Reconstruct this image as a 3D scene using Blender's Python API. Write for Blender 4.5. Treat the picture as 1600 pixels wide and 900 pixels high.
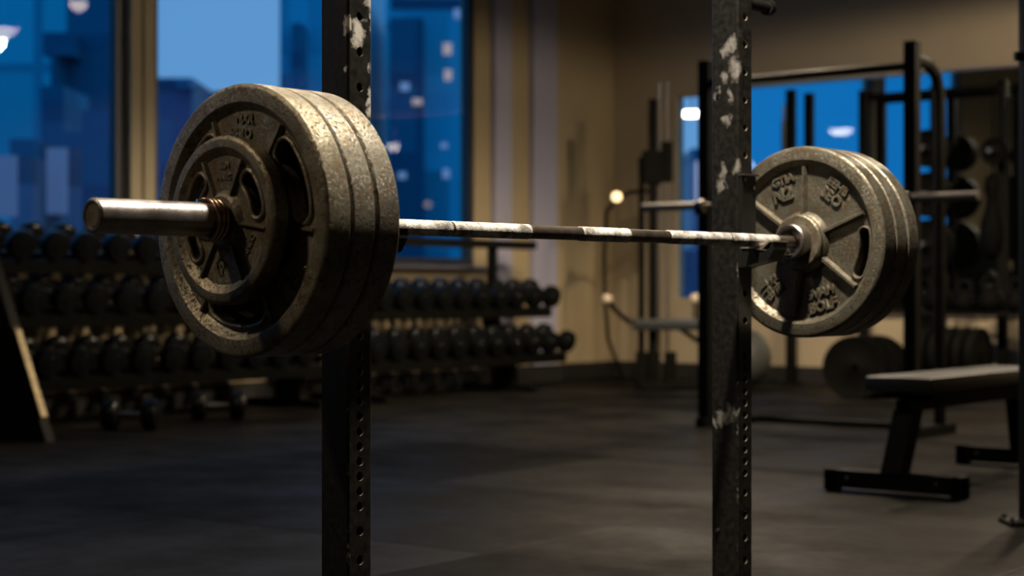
import bpy, bmesh, math, random
from mathutils import Vector, Matrix
random.seed(7)
PI = math.pi
SC = bpy.context.scene
COL = SC.collection
for o in list(bpy.data.objects): bpy.data.objects.remove(o)

# ------------------------------------------------------------------ camera
EYE = 0.85; FPX = 2660.0; YAW = math.radians(37.6)
cd = bpy.data.cameras.new('camera'); cam = bpy.data.objects.new('camera', cd); COL.objects.link(cam)
cam.location = (0, 0, EYE); cam.rotation_euler = (PI/2, 0, YAW)
cd.sensor_width = 36; cd.lens = FPX/1600*36; cd.shift_y = 4/1600
cd.clip_start = .05; cd.clip_end = 1000
cd.dof.use_dof = True; cd.dof.focus_distance = 3.2; cd.dof.aperture_fstop = 3.5
SC.camera = cam
SC.view_settings.view_transform = 'Standard'; SC.view_settings.look = 'None'
SC.view_settings.gamma = 1; SC.view_settings.use_curve_mapping = False
SC.view_settings.exposure = 0.0
# ------------------------------------------------------------------ dusk sky
SKY_NEAR = (.125, .33, .66, 1); SKY_FAR = (.006, .20, .60, 1); SKY_STRENGTH = 1.0
wd = bpy.data.worlds.new('dusk_sky'); SC.world = wd; wd.use_nodes = True
wn = wd.node_tree.nodes; wl = wd.node_tree.links
bg = wn['Background']; bg.inputs['Strength'].default_value = SKY_STRENGTH
tc = wn.new('ShaderNodeTexCoord'); sx = wn.new('ShaderNodeSeparateXYZ'); mr = wn.new('ShaderNodeMapRange')
mr.inputs[1].default_value = -.9; mr.inputs[2].default_value = .72
cr = wn.new('ShaderNodeMix'); cr.data_type = 'RGBA'; cr.inputs[6].default_value = SKY_FAR; cr.inputs[7].default_value = SKY_NEAR
wl.new(tc.outputs['Generated'], sx.inputs[0]); wl.new(sx.outputs['Y'], mr.inputs[0]); wl.new(mr.outputs[0], cr.inputs[0])
wl.new(cr.outputs[2], bg.inputs['Color'])
# lamp positions: x, y, height, radius, spot watts
WARM = (1.0, .80, .56)
LAMPS = [
 ('main', -1.56, 2.70, 3.35, .13, 700, 'round ceiling lamp hanging over the loaded barbell', 110),
 ('f', -3.20, .20, 3.20, .18, 125, 'added unseen ceiling lamp on the window side of the near weight plates', 130),  # fill lamp added out of view to light the near plate faces
 ('a', -5.66, 1.24, 3.60, .21, 45, 'round ceiling lamp nearest the windows at the camera end of the gym', 140),
 ('b', -4.90, 5.07, 3.60, .22, 65, 'round ceiling lamp between the squat rack and the dumbbell racks', 150),
 ('c', -3.00, 9.70, 2.91, .17, 470, 'lowest round ceiling lamp, hanging between the half rack and the mirror', 166),
 ('d', -5.96, 9.26, 3.20, .19, 520, 'round ceiling lamp between the mirror and the left dumbbell rack', 156),
 ('g', -3.77, 10.8, 3.60, .28, 370, 'added unseen ceiling lamp closest to the wall mirror', 180),  # extra lamp added out of view to light the upper wall
 ('e', -5.70, 10.40, 3.62, .09, 330, 'smallest round ceiling lamp, nearest the corner by the windows', 156),
]

# ------------------------------------------------------------------ helpers
CY, SY = math.cos(YAW), math.sin(YAW)
def W(X, Z, h=0.0):            # metres right of / ahead of the viewpoint -> room coordinates
    return Vector((CY*X - SY*Z, SY*X + CY*Z, h))
def at(px, py, Z): return W((px-800)/FPX*Z, Z, EYE+(454-py)/FPX*Z)
def on_floor(px, py):
    Z = EYE*FPX/(py-454); return W((px-800)/FPX*Z, Z, 0)

def link(name, bm, mats, parent=None, smooth=None):
    me = bpy.data.meshes.new(name); bmesh.ops.recalc_face_normals(bm, faces=bm.faces); bm.to_mesh(me); bm.free()
    if not isinstance(mats, (list, tuple)): mats = [mats]
    for m in mats: me.materials.append(m)
    if smooth is not None:
        for p in me.polygons: p.use_smooth = True
        try: me.set_sharp_from_angle(angle=math.radians(smooth))
        except Exception: pass
    o = bpy.data.objects.new(name, me); COL.objects.link(o)
    if parent: o.parent = parent
    return o
def thing(name, label, cat, loc=(0,0,0), rz=0, group=None):
    o = bpy.data.objects.new(name, None); COL.objects.link(o); o.location = loc; o.rotation_euler = (0,0,rz)
    o.empty_display_size = .1
    return tag(o, label, cat, group)
def tag(o, label, cat, group=None):
    o['label'] = label; o['category'] = cat
    if group: o['group'] = group
    return o
def struct(o): o['kind'] = 'structure'; return o
def box(bm, c, s, rot=None, bevel=0, mi=0):
    r = bmesh.ops.create_cube(bm, size=1); vs = r['verts']
    for v in vs: v.co = Vector((v.co.x*s[0], v.co.y*s[1], v.co.z*s[2]))
    if bevel:
        es = list({e for v in vs for e in v.link_edges})
        rb = bmesh.ops.bevel(bm, geom=es, offset=bevel, segments=2, affect='EDGES', profile=.7)
        vs = list({v for f in rb['faces'] for v in f.verts} | {v for v in vs if v.is_valid})
    for v in vs:
        if rot: v.co = rot @ v.co
        v.co += Vector(c)
    if mi:
        for f in {f for v in vs for f in v.link_faces}: f.material_index = mi
    return vs
def tube(bm, pts, r, n=12, cap=True, closed=False):
    pts = [Vector(p) for p in pts]; rings = []; N = len(pts); up = None
    for i, p in enumerate(pts):
        if closed: d = pts[(i+1) % N]-pts[i-1]
        else: d = pts[min(i+1, N-1)]-pts[max(i-1, 0)]
        d.normalize()
        if up is None: up = Vector((0,0,1)) if abs(d.z) < .9 else Vector((1,0,0))
        a = (up-d*up.dot(d)).normalized(); b = d.cross(a); up = a
        rr = r[i] if isinstance(r, (list, tuple)) else r
        rings.append([bm.verts.new(p+a*rr*math.cos(2*PI*k/n)+b*rr*math.sin(2*PI*k/n)) for k in range(n)])
    for i in range(N if closed else N-1):
        A, B = rings[i], rings[(i+1) % N]
        for k in range(n): bm.faces.new((A[k], A[(k+1) % n], B[(k+1) % n], B[k]))
    if cap and not closed: bm.faces.new(rings[0]); bm.faces.new(rings[-1])
def lathe(bm, prof, n=48, axis='x', c=(0,0,0), close=True):
    """prof: list of (along, radius); closed polygon when close"""
    rings = []; c = Vector(c)
    for a, r in prof:
        if r < 1e-6:
            v = {'x': Vector((a,0,0)), 'y': Vector((0,a,0)), 'z': Vector((0,0,a))}[axis]
            rings.append([bm.verts.new(c+v)]); continue
        ring = []
        for k in range(n):
            t = 2*PI*k/n; p, q = r*math.cos(t), r*math.sin(t)
            v = {'x': Vector((a,p,q)), 'y': Vector((q,a,p)), 'z': Vector((p,q,a))}[axis]
            ring.append(bm.verts.new(c+v))
        rings.append(ring)
    m = len(rings)
    for i in range(m if close else m-1):
        A, B = rings[i], rings[(i+1) % m]
        if len(A) == 1 and len(B) == 1: continue
        for k in range(n):
            k2 = (k+1) % n
            if len(A) == 1: bm.faces.new((A[0], B[k2], B[k]))
            elif len(B) == 1: bm.faces.new((A[k], A[k2], B[0]))
            else: bm.faces.new((A[k], A[k2], B[k2], B[k]))
def prism(bm, pts, lo, hi, axis='y'):
    def P(a, b, t): return {'y': (a, t, b), 'x': (t, a, b), 'z': (a, b, t)}[axis]
    A = [bm.verts.new(P(a, b, lo)) for a, b in pts]; B = [bm.verts.new(P(a, b, hi)) for a, b in pts]
    bm.faces.new(A); bm.faces.new(B[::-1])
    for i in range(len(pts)):
        j = (i+1) % len(pts); bm.faces.new((A[i], A[j], B[j], B[i]))
def copy_tree(o, parent=None):
    c = o.copy(); COL.objects.link(c)
    if parent: c.parent = parent
    for ch in [x for x in KIDS.get(o.name, [])]: copy_tree(ch, c)
    return c
KIDS = {}
def remember(root):
    for ch in root.children: KIDS.setdefault(root.name, []).append(ch); remember(ch)

# ------------------------------------------------------------------ materials
def newmat(name):
    m = bpy.data.materials.new(name); m.use_nodes = True
    return m, m.node_tree.nodes, m.node_tree.links, m.node_tree.nodes['Principled BSDF']
def mat(name, col, rough=.5, metal=0.0, bump=0.0, bscale=60, var=0.0, vscale=6, spec=.5, col2=None, rvar=0.0):
    m, n, l, b = newmat(name)
    b.inputs['Base Color'].default_value = (*col, 1); b.inputs['Roughness'].default_value = rough
    b.inputs['Metallic'].default_value = metal; b.inputs['Specular IOR Level'].default_value = spec
    t = n.new('ShaderNodeTexCoord')
    if var or col2:
        nz = n.new('ShaderNodeTexNoise'); nz.inputs['Scale'].default_value = vscale; nz.inputs['Detail'].default_value = 8
        nz.inputs['Roughness'].default_value = .65
        l.new(t.outputs['Object'], nz.inputs['Vector'])
        r = n.new('ShaderNodeValToRGB'); e = r.color_ramp.elements
        e[0].position = .36; e[1].position = .66
        e[0].color = (*[c*(1-var) for c in col], 1); e[1].color = (*(col2 or [c*(1+var) for c in col]), 1)
        l.new(nz.outputs['Fac'], r.inputs[0]); l.new(r.outputs[0], b.inputs['Base Color'])
        if rvar:
            q = n.new('ShaderNodeMapRange'); q.inputs[3].default_value = rough-rvar; q.inputs[4].default_value = rough+rvar
            l.new(nz.outputs['Fac'], q.inputs[0]); l.new(q.outputs[0], b.inputs['Roughness'])
    if bump:
        nz = n.new('ShaderNodeTexNoise'); nz.inputs['Scale'].default_value = bscale; nz.inputs['Detail'].default_value = 6
        l.new(t.outputs['Object'], nz.inputs['Vector'])
        bp = n.new('ShaderNodeBump'); bp.inputs['Strength'].default_value = bump; bp.inputs['Distance'].default_value = .004
        l.new(nz.outputs['Fac'], bp.inputs['Height']); l.new(bp.outputs[0], b.inputs['Normal'])
    return m
def emit(name, col, s):
    m, n, l, b = newmat(name); b.inputs['Base Color'].default_value = (*col, 1)
    b.inputs['Emission Color'].default_value = (*col, 1); b.inputs['Emission Strength'].default_value = s
    return m

def iron_mat(name, c1, c2, rust, rough=.40, pit=.45):
    m, n, l, b = newmat(name)
    t = n.new('ShaderNodeTexCoord')
    def noise(s, d=8, r=.6):
        z = n.new('ShaderNodeTexNoise'); z.inputs['Scale'].default_value = s; z.inputs['Detail'].default_value = d; z.inputs['Roughness'].default_value = r
        l.new(t.outputs['Object'], z.inputs['Vector']); return z
    def ramp(src, a, bb, ca, cb):
        r = n.new('ShaderNodeValToRGB'); e = r.color_ramp.elements; e[0].position = a; e[1].position = bb; e[0].color = ca; e[1].color = cb
        l.new(src, r.inputs[0]); return r
    z1 = noise(18); r1 = ramp(z1.outputs['Fac'], .35, .68, (*c1, 1), (*c2, 1))
    z2 = noise(55, 10, .75); f2 = ramp(z2.outputs['Fac'], .50, .62, (0,0,0,1), (1,1,1,1))
    mx = n.new('ShaderNodeMix'); mx.data_type = 'RGBA'; l.new(f2.outputs[0], mx.inputs[0]); l.new(r1.outputs[0], mx.inputs[6]); mx.inputs[7].default_value = (*rust, 1)
    z3 = noise(170, 5, .75); f3 = ramp(z3.outputs['Fac'], .55, .63, (0,0,0,1), (1,1,1,1))
    mx2 = n.new('ShaderNodeMix'); mx2.data_type = 'RGBA'; l.new(f3.outputs[0], mx2.inputs[0]); l.new(mx.outputs[2], mx2.inputs[6]); mx2.inputs[7].default_value = (.02, .017, .013, 1)
    l.new(mx2.outputs[2], b.inputs['Base Color'])
    b.inputs['Metallic'].default_value = .6
    q = n.new('ShaderNodeMapRange'); q.inputs[3].default_value = rough-.14; q.inputs[4].default_value = rough+.14
    l.new(z2.outputs['Fac'], q.inputs[0]); l.new(q.outputs[0], b.inputs['Roughness'])
    bp = n.new('ShaderNodeBump'); bp.inputs['Strength'].default_value = pit; bp.inputs['Distance'].default_value = .0025
    ad = n.new('ShaderNodeMath'); ad.operation = 'SUBTRACT'
    z4 = noise(150, 6); l.new(z4.outputs['Fac'], ad.inputs[0]); l.new(f3.outputs[0], ad.inputs[1])
    l.new(ad.outputs[0], bp.inputs['Height']); l.new(bp.outputs[0], b.inputs['Normal'])
    return m
M = {}
M['iron']  = iron_mat('cast_iron_olive', (.15,.133,.09), (.29,.265,.195), (.13,.085,.045))
M['iron2'] = iron_mat('cast_iron_grey', (.17,.158,.122), (.32,.30,.245), (.17,.115,.06))
M['iron_web'] = iron_mat('cast_iron_green_grey', (.115,.108,.082), (.22,.205,.155), (.14,.095,.05))
M['iron_small'] = iron_mat('cast_iron_dark', (.13,.113,.07), (.24,.21,.14), (.12,.075,.04))
M['steel'] = mat('worn_steel_sleeve', (.38,.35,.33), .33, .95, .12, 220, .25, 20, rvar=.08)
M['steel_dark'] = mat('dark_bar_steel', (.26,.22,.18), .34, .9, .15, 200, .3, 30)
M['chrome'] = mat('chrome', (.62,.58,.52), .16, 1.0)
M['brassy'] = mat('spring_wire', (.60,.40,.28), .2, 1.0)
M['cap'] = mat('end_cap_metal', (.17,.135,.075), .5, .6, .3, 120, .3, 40)
M['black'] = mat('black_powder_coat', (.010,.010,.009), .42, 0, .15, 300, .3, 9, spec=.4)
M['black_rub'] = mat('black_rubber', (.0035,.0035,.0032), .62, 0, .2, 120, .2, 20, spec=.03)
M['black_far'] = mat('satin_black_paint', (.006,.006,.005), .5, 0, .1, 120, .2, 9, spec=.04)
M['knob'] = mat('cream_knob_highlight', (.75,.62,.45), .5)  # cream colour paints the blurred highlights of chrome knobs
M['bulb'] = emit('knob_highlight_glow', (1.0,.72,.36), 2.2)  # emission paints a knob's bright highlight, no real bulb
M['pad'] = mat('black_vinyl_pad', (.022,.026,.026), .36, 0, .15, 200, .2, 10)
M['dumb'] = mat('black_dumbbell_rubber', (.005,.0055,.0055), .26, 0, .1, 80, .2, 10, spec=.18)
M['grip'] = mat('dull_steel_grip', (.22,.21,.20), .4, .9)
M['strip'] = mat('bare_steel_edge', (.34,.30,.24), .45, .6, .1, 80, .2, 20)
M['wall'] = mat('beige_painted_wall', (.42,.335,.20), .8, 0, .08, 90, .05, 1.5)
M['wall_dark'] = mat('taupe_upper_wall', (.40,.33,.225), .8, 0, .05, 90, .05, 1.5)
M['pier'] = mat('beige_pier', (.40,.34,.22), .75, 0, .05, 60, .05, 3)
M['trim'] = mat('pale_lilac_trim', (.40,.39,.50), .6, 0, 0, 1, .04, 2)
M['ceiling'] = mat('dark_ceiling', (.05,.048,.042), .85, 0, .1, 30)
M['base'] = mat('dark_skirting', (.012,.011,.010), .6)
M['frame'] = mat('dark_window_frame', (.020,.024,.030), .45)
M['ball'] = mat('grey_ball_vinyl', (.055,.058,.055), .5, 0, .05, 60)
M['lampshade'] = mat('grey_lamp_metal', (.10,.095,.09), .5, .3)
M['diff'] = emit('lamp_diffuser', (1.0, .88, .78), 12)
M['mirror'] = mat('mirror_glass', (.78,.84,.86), .012, 1.0)
M['gold_edge'] = mat('brushed_mirror_edge', (.55,.44,.33), .3, .9)

def glass():
    m = bpy.data.materials.new('window_glass'); m.use_nodes = True; n = m.node_tree.nodes; l = m.node_tree.links
    n.clear(); o = n.new('ShaderNodeOutputMaterial'); mx = n.new('ShaderNodeMixShader'); tr = n.new('ShaderNodeBsdfTransparent')
    gl = n.new('ShaderNodeBsdfGlossy'); gl.inputs['Roughness'].default_value = .0; fr = n.new('ShaderNodeFresnel'); fr.inputs[0].default_value = 1.5
    tr.inputs[0].default_value = (.93,.97,.98,1)
    l.new(fr.outputs[0], mx.inputs[0]); l.new(tr.outputs[0], mx.inputs[1]); l.new(gl.outputs[0], mx.inputs[2]); l.new(mx.outputs[0], o.inputs[0])
    return m
M['glass'] = glass()

def floor_mat():
    m, n, l, b = newmat('black_rubber_floor')
    t = n.new('ShaderNodeTexCoord'); s = n.new('ShaderNodeSeparateXYZ'); l.new(t.outputs['Object'], s.inputs[0])
    def seam(ax, off, size):
        a = n.new('ShaderNodeMath'); a.operation = 'ADD'; a.inputs[1].default_value = off; l.new(s.outputs[ax], a.inputs[0])
        p = n.new('ShaderNodeMath'); p.operation = 'PINGPONG'; p.inputs[1].default_value = size/2; l.new(a.outputs[0], p.inputs[0])
        q = n.new('ShaderNodeMapRange'); q.inputs[1].default_value = .005; q.inputs[2].default_value = .014
        l.new(p.outputs[0], q.inputs[0]); return q
    a = seam('X', 3.42+14.8, 1.48); c = seam('Y', -4.30+14.8, 1.48)
    mn = n.new('ShaderNodeMath'); mn.operation = 'MINIMUM'; l.new(a.outputs[0], mn.inputs[0]); l.new(c.outputs[0], mn.inputs[1])
    z = n.new('ShaderNodeTexNoise'); z.inputs['Scale'].default_value = 1.3; z.inputs['Detail'].default_value = 9; z.inputs['Roughness'].default_value = .68
    l.new(t.outputs['Object'], z.inputs['Vector'])
    r = n.new('ShaderNodeValToRGB'); e = r.color_ramp.elements; e[0].position = .34; e[1].position = .68
    e[0].color = (.003,.003,.003,1); e[1].color = (.017,.0155,.0135,1); l.new(z.outputs['Fac'], r.inputs[0])
    mx = n.new('ShaderNodeMix'); mx.data_type = 'RGBA'; l.new(mn.outputs[0], mx.inputs[0]); mx.inputs[6].default_value = (.004,.004,.004,1)
    fl = n.new('ShaderNodeVectorMath'); fl.operation = 'FLOOR'; of = n.new('ShaderNodeVectorMath'); of.operation = 'ADD'; of.inputs[1].default_value = (18.22, 10.50, 0)
    dv = n.new('ShaderNodeVectorMath'); dv.operation = 'SCALE'; dv.inputs['Scale'].default_value = 1/1.48
    l.new(t.outputs['Object'], of.inputs[0]); l.new(of.outputs[0], dv.inputs[0]); l.new(dv.outputs[0], fl.inputs[0])
    wn_ = n.new('ShaderNodeTexWhiteNoise'); wn_.noise_dimensions = '2D'; l.new(fl.outputs[0], wn_.inputs['Vector'])
    tv = n.new('ShaderNodeMapRange'); tv.inputs[3].default_value = .55; tv.inputs[4].default_value = 1.15; l.new(wn_.outputs['Value'], tv.inputs[0])
    sv = n.new('ShaderNodeMapRange'); sv.inputs[3].default_value = .010; sv.inputs[4].default_value = .030; l.new(wn_.outputs['Value'], sv.inputs[0]); l.new(sv.outputs[0], b.inputs['Specular IOR Level'])
    ml = n.new('ShaderNodeVectorMath'); ml.operation = 'SCALE'; l.new(r.outputs[0], ml.inputs[0]); l.new(tv.outputs[0], ml.inputs['Scale'])
    l.new(ml.outputs[0], mx.inputs[7]); l.new(mx.outputs[2], b.inputs['Base Color']); b.inputs['Specular IOR Level'].default_value = .022
    q = n.new('ShaderNodeMapRange'); q.inputs[1].default_value = .3; q.inputs[2].default_value = .7; q.inputs[3].default_value = .72; q.inputs[4].default_value = .36
    l.new(z.outputs['Fac'], q.inputs[0]); l.new(q.outputs[0], b.inputs['Roughness'])
    z2 = n.new('ShaderNodeTexNoise'); z2.inputs['Scale'].default_value = 120; z2.inputs['Detail'].default_value = 4; l.new(t.outputs['Object'], z2.inputs['Vector'])
    ad = n.new('ShaderNodeMath'); ad.operation = 'MULTIPLY_ADD'; ad.inputs[1].default_value = .3; l.new(z2.outputs['Fac'], ad.inputs[0]); l.new(mn.outputs[0], ad.inputs[2])
    bp = n.new('ShaderNodeBump'); bp.inputs['Strength'].default_value = .5; bp.inputs['Distance'].default_value = .004
    l.new(ad.outputs[0], bp.inputs['Height']); l.new(bp.outputs[0], b.inputs['Normal'])
    return m
M['floor'] = floor_mat()

def chalky_post(name, blobs, hw, hd, strength=1.0):
    """black paint with chalk smears (blobs: x,y,z,radius in the upright's own metres) and rubbed corners"""
    m, n, l, b = newmat(name)
    t = n.new('ShaderNodeTexCoord')
    z = n.new('ShaderNodeTexNoise'); z.inputs['Scale'].default_value = 85; z.inputs['Detail'].default_value = 8; z.inputs['Roughness'].default_value = .7
    l.new(t.outputs['Object'], z.inputs['Vector'])
    zw = n.new('ShaderNodeTexNoise'); zw.inputs['Scale'].default_value = 32; zw.inputs['Detail'].default_value = 5; l.new(t.outputs['Object'], zw.inputs['Vector'])
    w0 = n.new('ShaderNodeVectorMath'); w0.operation = 'SUBTRACT'; w0.inputs[1].default_value = (.5,.5,.5); l.new(zw.outputs['Color'], w0.inputs[0])
    w1 = n.new('ShaderNodeVectorMath'); w1.operation = 'SCALE'; w1.inputs['Scale'].default_value = .055; l.new(w0.outputs[0], w1.inputs[0])
    warp = n.new('ShaderNodeVectorMath'); warp.operation = 'ADD'; l.new(t.outputs['Object'], warp.inputs[0]); l.new(w1.outputs[0], warp.inputs[1])
    acc = None
    for bx, by, bz, br in blobs:
        sub = n.new('ShaderNodeVectorMath'); sub.operation = 'SUBTRACT'; sub.inputs[1].default_value = (bx, by, bz); l.new(warp.outputs[0], sub.inputs[0])
        sc = n.new('ShaderNodeVectorMath'); sc.operation = 'MULTIPLY'; sc.inputs[1].default_value = (1, 1, .62); l.new(sub.outputs[0], sc.inputs[0])
        ln = n.new('ShaderNodeVectorMath'); ln.operation = 'LENGTH'; l.new(sc.outputs[0], ln.inputs[0])
        q = n.new('ShaderNodeMapRange'); q.inputs[1].default_value = br; q.inputs[2].default_value = 0; l.new(ln.outputs['Value'], q.inputs[0])
        if acc is None: acc = q.outputs[0]
        else:
            mxm = n.new('ShaderNodeMath'); mxm.operation = 'MAXIMUM'; l.new(acc, mxm.inputs[0]); l.new(q.outputs[0], mxm.inputs[1]); acc = mxm.outputs[0]
    # rubbed corners
    s = n.new('ShaderNodeSeparateXYZ'); l.new(t.outputs['Object'], s.inputs[0])
    def edge(axis, h):
        a = n.new('ShaderNodeMath'); a.operation = 'ABSOLUTE'; l.new(s.outputs[axis], a.inputs[0])
        q = n.new('ShaderNodeMapRange'); q.inputs[1].default_value = h-.009; q.inputs[2].default_value = h-.001; l.new(a.outputs[0], q.inputs[0]); return q.outputs[0]
    e = n.new('ShaderNodeMath'); e.operation = 'MULTIPLY'; l.new(edge('X', hw), e.inputs[0]); l.new(edge('Y', hd), e.inputs[1])
    z5 = n.new('ShaderNodeTexNoise'); z5.inputs['Scale'].default_value = 9; z5.inputs['Detail'].default_value = 6; l.new(t.outputs['Object'], z5.inputs['Vector'])
    k = n.new('ShaderNodeMapRange'); k.inputs[1].default_value = .50; k.inputs[2].default_value = .68; k.inputs[4].default_value = .75; l.new(z5.outputs['Fac'], k.inputs[0])
    e2 = n.new('ShaderNodeMath'); e2.operation = 'MULTIPLY'; l.new(e.outputs[0], e2.inputs[0]); l.new(k.outputs[0], e2.inputs[1])
    mm = n.new('ShaderNodeMath'); mm.operation = 'MAXIMUM'; l.new(acc, mm.inputs[0]); l.new(e2.outputs[0], mm.inputs[1])
    ad = n.new('ShaderNodeMath'); ad.operation = 'ADD'; l.new(mm.outputs[0], ad.inputs[0]); l.new(z.outputs['Fac'], ad.inputs[1])
    f = n.new('ShaderNodeMapRange'); f.inputs[1].default_value = .80; f.inputs[2].default_value = 1.25; f.inputs[4].default_value = strength; l.new(ad.outputs[0], f.inputs[0])
    z6 = n.new('ShaderNodeTexNoise'); z6.inputs['Scale'].default_value = 70; z6.inputs['Detail'].default_value = 8; l.new(t.outputs['Object'], z6.inputs['Vector'])
    r = n.new('ShaderNodeValToRGB'); r.color_ramp.elements[0].position = .35; r.color_ramp.elements[1].position = .75
    r.color_ramp.elements[0].color = (.006,.006,.0055,1); r.color_ramp.elements[1].color = (.022,.0205,.017,1); l.new(z6.outputs['Fac'], r.inputs[0])
    mx = n.new('ShaderNodeMix'); mx.data_type = 'RGBA'; l.new(f.outputs[0], mx.inputs[0]); l.new(r.outputs[0], mx.inputs[6]); mx.inputs[7].default_value = (.50,.47,.42,1)
    l.new(mx.outputs[2], b.inputs['Base Color'])
    q = n.new('ShaderNodeMapRange'); q.inputs[3].default_value = .36; q.inputs[4].default_value = .85; l.new(f.outputs[0], q.inputs[0]); l.new(q.outputs[0], b.inputs['Roughness'])
    bp = n.new('ShaderNodeBump'); bp.inputs['Strength'].default_value = .25; bp.inputs['Distance'].default_value = .002; l.new(z.outputs['Fac'], bp.inputs['Height']); l.new(bp.outputs[0], b.inputs['Normal'])
    return m

def knurl_mat():
    m, n, l, b = newmat('chalked_knurl')
    t = n.new('ShaderNodeTexCoord')
    z = n.new('ShaderNodeTexNoise'); z.inputs['Scale'].default_value = 36; z.inputs['Detail'].default_value = 8; z.inputs['Roughness'].default_value = .7
    l.new(t.outputs['Object'], z.inputs['Vector'])
    r = n.new('ShaderNodeValToRGB'); e = r.color_ramp.elements; e[0].position = .38; e[1].position = .60; e[0].color = (.15,.135,.115,1); e[1].color = (.74,.72,.68,1)
    l.new(z.outputs['Fac'], r.inputs[0]); l.new(r.outputs[0], b.inputs['Base Color']); b.inputs['Roughness'].default_value = .8
    v = n.new('ShaderNodeTexVoronoi'); v.inputs['Scale'].default_value = 420; l.new(t.outputs['Object'], v.inputs['Vector'])
    bp = n.new('ShaderNodeBump'); bp.inputs['Strength'].default_value = .5; bp.inputs['Distance'].default_value = .001
    l.new(v.outputs['Distance'], bp.inputs['Height']); l.new(bp.outputs[0], b.inputs['Normal'])
    return m
M['knurl'] = knurl_mat()

def facade(name, glassc, linec, fx=3.2, fz=3.4, mort=.07):
    m, n, l, b = newmat(name)
    t = n.new('ShaderNodeTexCoord'); s = n.new('ShaderNodeSeparateXYZ'); l.new(t.outputs['Object'], s.inputs[0])
    ad = n.new('ShaderNodeMath'); ad.operation = 'ADD'; l.new(s.outputs['X'], ad.inputs[0]); l.new(s.outputs['Y'], ad.inputs[1])
    c = n.new('ShaderNodeCombineXYZ'); l.new(ad.outputs[0], c.inputs[0]); l.new(s.outputs['Z'], c.inputs[1])
    br = n.new('ShaderNodeTexBrick'); br.offset = 0; br.inputs['Scale'].default_value = 1; br.inputs['Brick Width'].default_value = fx
    br.inputs['Row Height'].default_value = fz; br.inputs['Mortar Size'].default_value = mort*fz
    br.inputs['Color1'].default_value = (*glassc, 1); br.inputs['Color2'].default_value = (*[q*.6 for q in glassc], 1); br.inputs['Mortar'].default_value = (*linec, 1)
    l.new(c.outputs[0], br.inputs['Vector']); l.new(br.outputs[0], b.inputs['Base Color']); b.inputs['Roughness'].default_value = .35
    b.inputs['Specular IOR Level'].default_value = .25
    return m

# ================================================================== ROOM SHELL
WX, MY = -9.43, 13.88; EX, SYW = 6.0, -4.0; CH = 4.4
bm = bmesh.new(); box(bm, ((WX+EX)/2, (MY+SYW)/2, -.05), (EX-WX+.4, MY-SYW+.4, .1)); struct(link('floor', bm, M['floor']))
bm = bmesh.new(); box(bm, ((WX+EX)/2, (MY+SYW)/2, CH+.05), (EX-WX+.4, MY-SYW+.4, .1)); struct(link('ceiling', bm, M['ceiling']))
SILL, HEAD = 1.07, 4.0
WINS = [(.2, 3.0), (5.30, 7.79), (8.05, 11.70)]
def wall_with(openings, lo, hi, axis, pos, thick, name, m, sill, head):
    bm = bmesh.new()
    def bx(a0, a1, z0, z1):
        c = (a0+a1)/2
        if axis == 'y': box(bm, (pos, c, (z0+z1)/2), (thick, a1-a0, z1-z0))
        else: box(bm, (c, pos, (z0+z1)/2), (a1-a0, thick, z1-z0))
    cur = lo
    for a, b in openings:
        bx(cur, a, 0, CH); bx(a, b, 0, sill); bx(a, b, head, CH); cur = b
    bx(cur, hi, 0, CH)
    return struct(link(name, bm, m))
TH = .16
wall_with(WINS, SYW-.2, MY+TH, 'y', WX-TH/2, TH, 'wall_left', M['wall'], SILL, HEAD)
NWIN = [(-8.72, -8.32)]
wall_with(NWIN, WX, EX, 'x', MY+TH/2, TH, 'wall_back', M['wall_dark'], .76, 2.72)
bm = bmesh.new(); box(bm, (EX+TH/2, (MY+SYW)/2, CH/2), (TH, MY-SYW+.4, CH)); struct(link('wall_right', bm, M['wall_dark']))
bm = bmesh.new(); box(bm, ((WX+EX)/2, SYW-TH/2, CH/2), (EX-WX, TH, CH)); struct(link('wall_front', bm, M['wall_dark']))
def window(i, a, b, z0, z1, axis, pos, inward):
    bm = bmesh.new(); w = .06 if i < 4 else .02
    def bx(a0, a1, c0, c1, d=.07):
        if axis == 'y': box(bm, (pos, (a0+a1)/2, (c0+c1)/2), (d, a1-a0, c1-c0))
        else: box(bm, ((a0+a1)/2, pos, (c0+c1)/2), (a1-a0, d, c1-c0))
    bx(a, a+w, z0, z1); bx(b-w, b, z0, z1); bx(a+w, b-w, z0, z0+w); bx(a+w, b-w, z1-w, z1)
    o = struct(link('window_%d' % i, bm, M['frame'] if i < 4 else M['pier']))
    bm = bmesh.new()
    if axis == 'y': vs = [(pos, a+w, z0+w), (pos, b-w, z0+w), (pos, b-w, z1-w), (pos, a+w, z1-w)]
    else: vs = [(a+w, pos, z0+w), (b-w, pos, z0+w), (b-w, pos, z1-w), (a+w, pos, z1-w)]
    bm.faces.new([bm.verts.new(v) for v in vs])
    link('window_pane', bm, M['glass'], o)
for i, (a, b) in enumerate(WINS): window(i+1, a, b, SILL, HEAD, 'y', WX-.05, 1)
window(4, *NWIN[0], .76, 2.72, 'x', MY+.05, 1)
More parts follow.
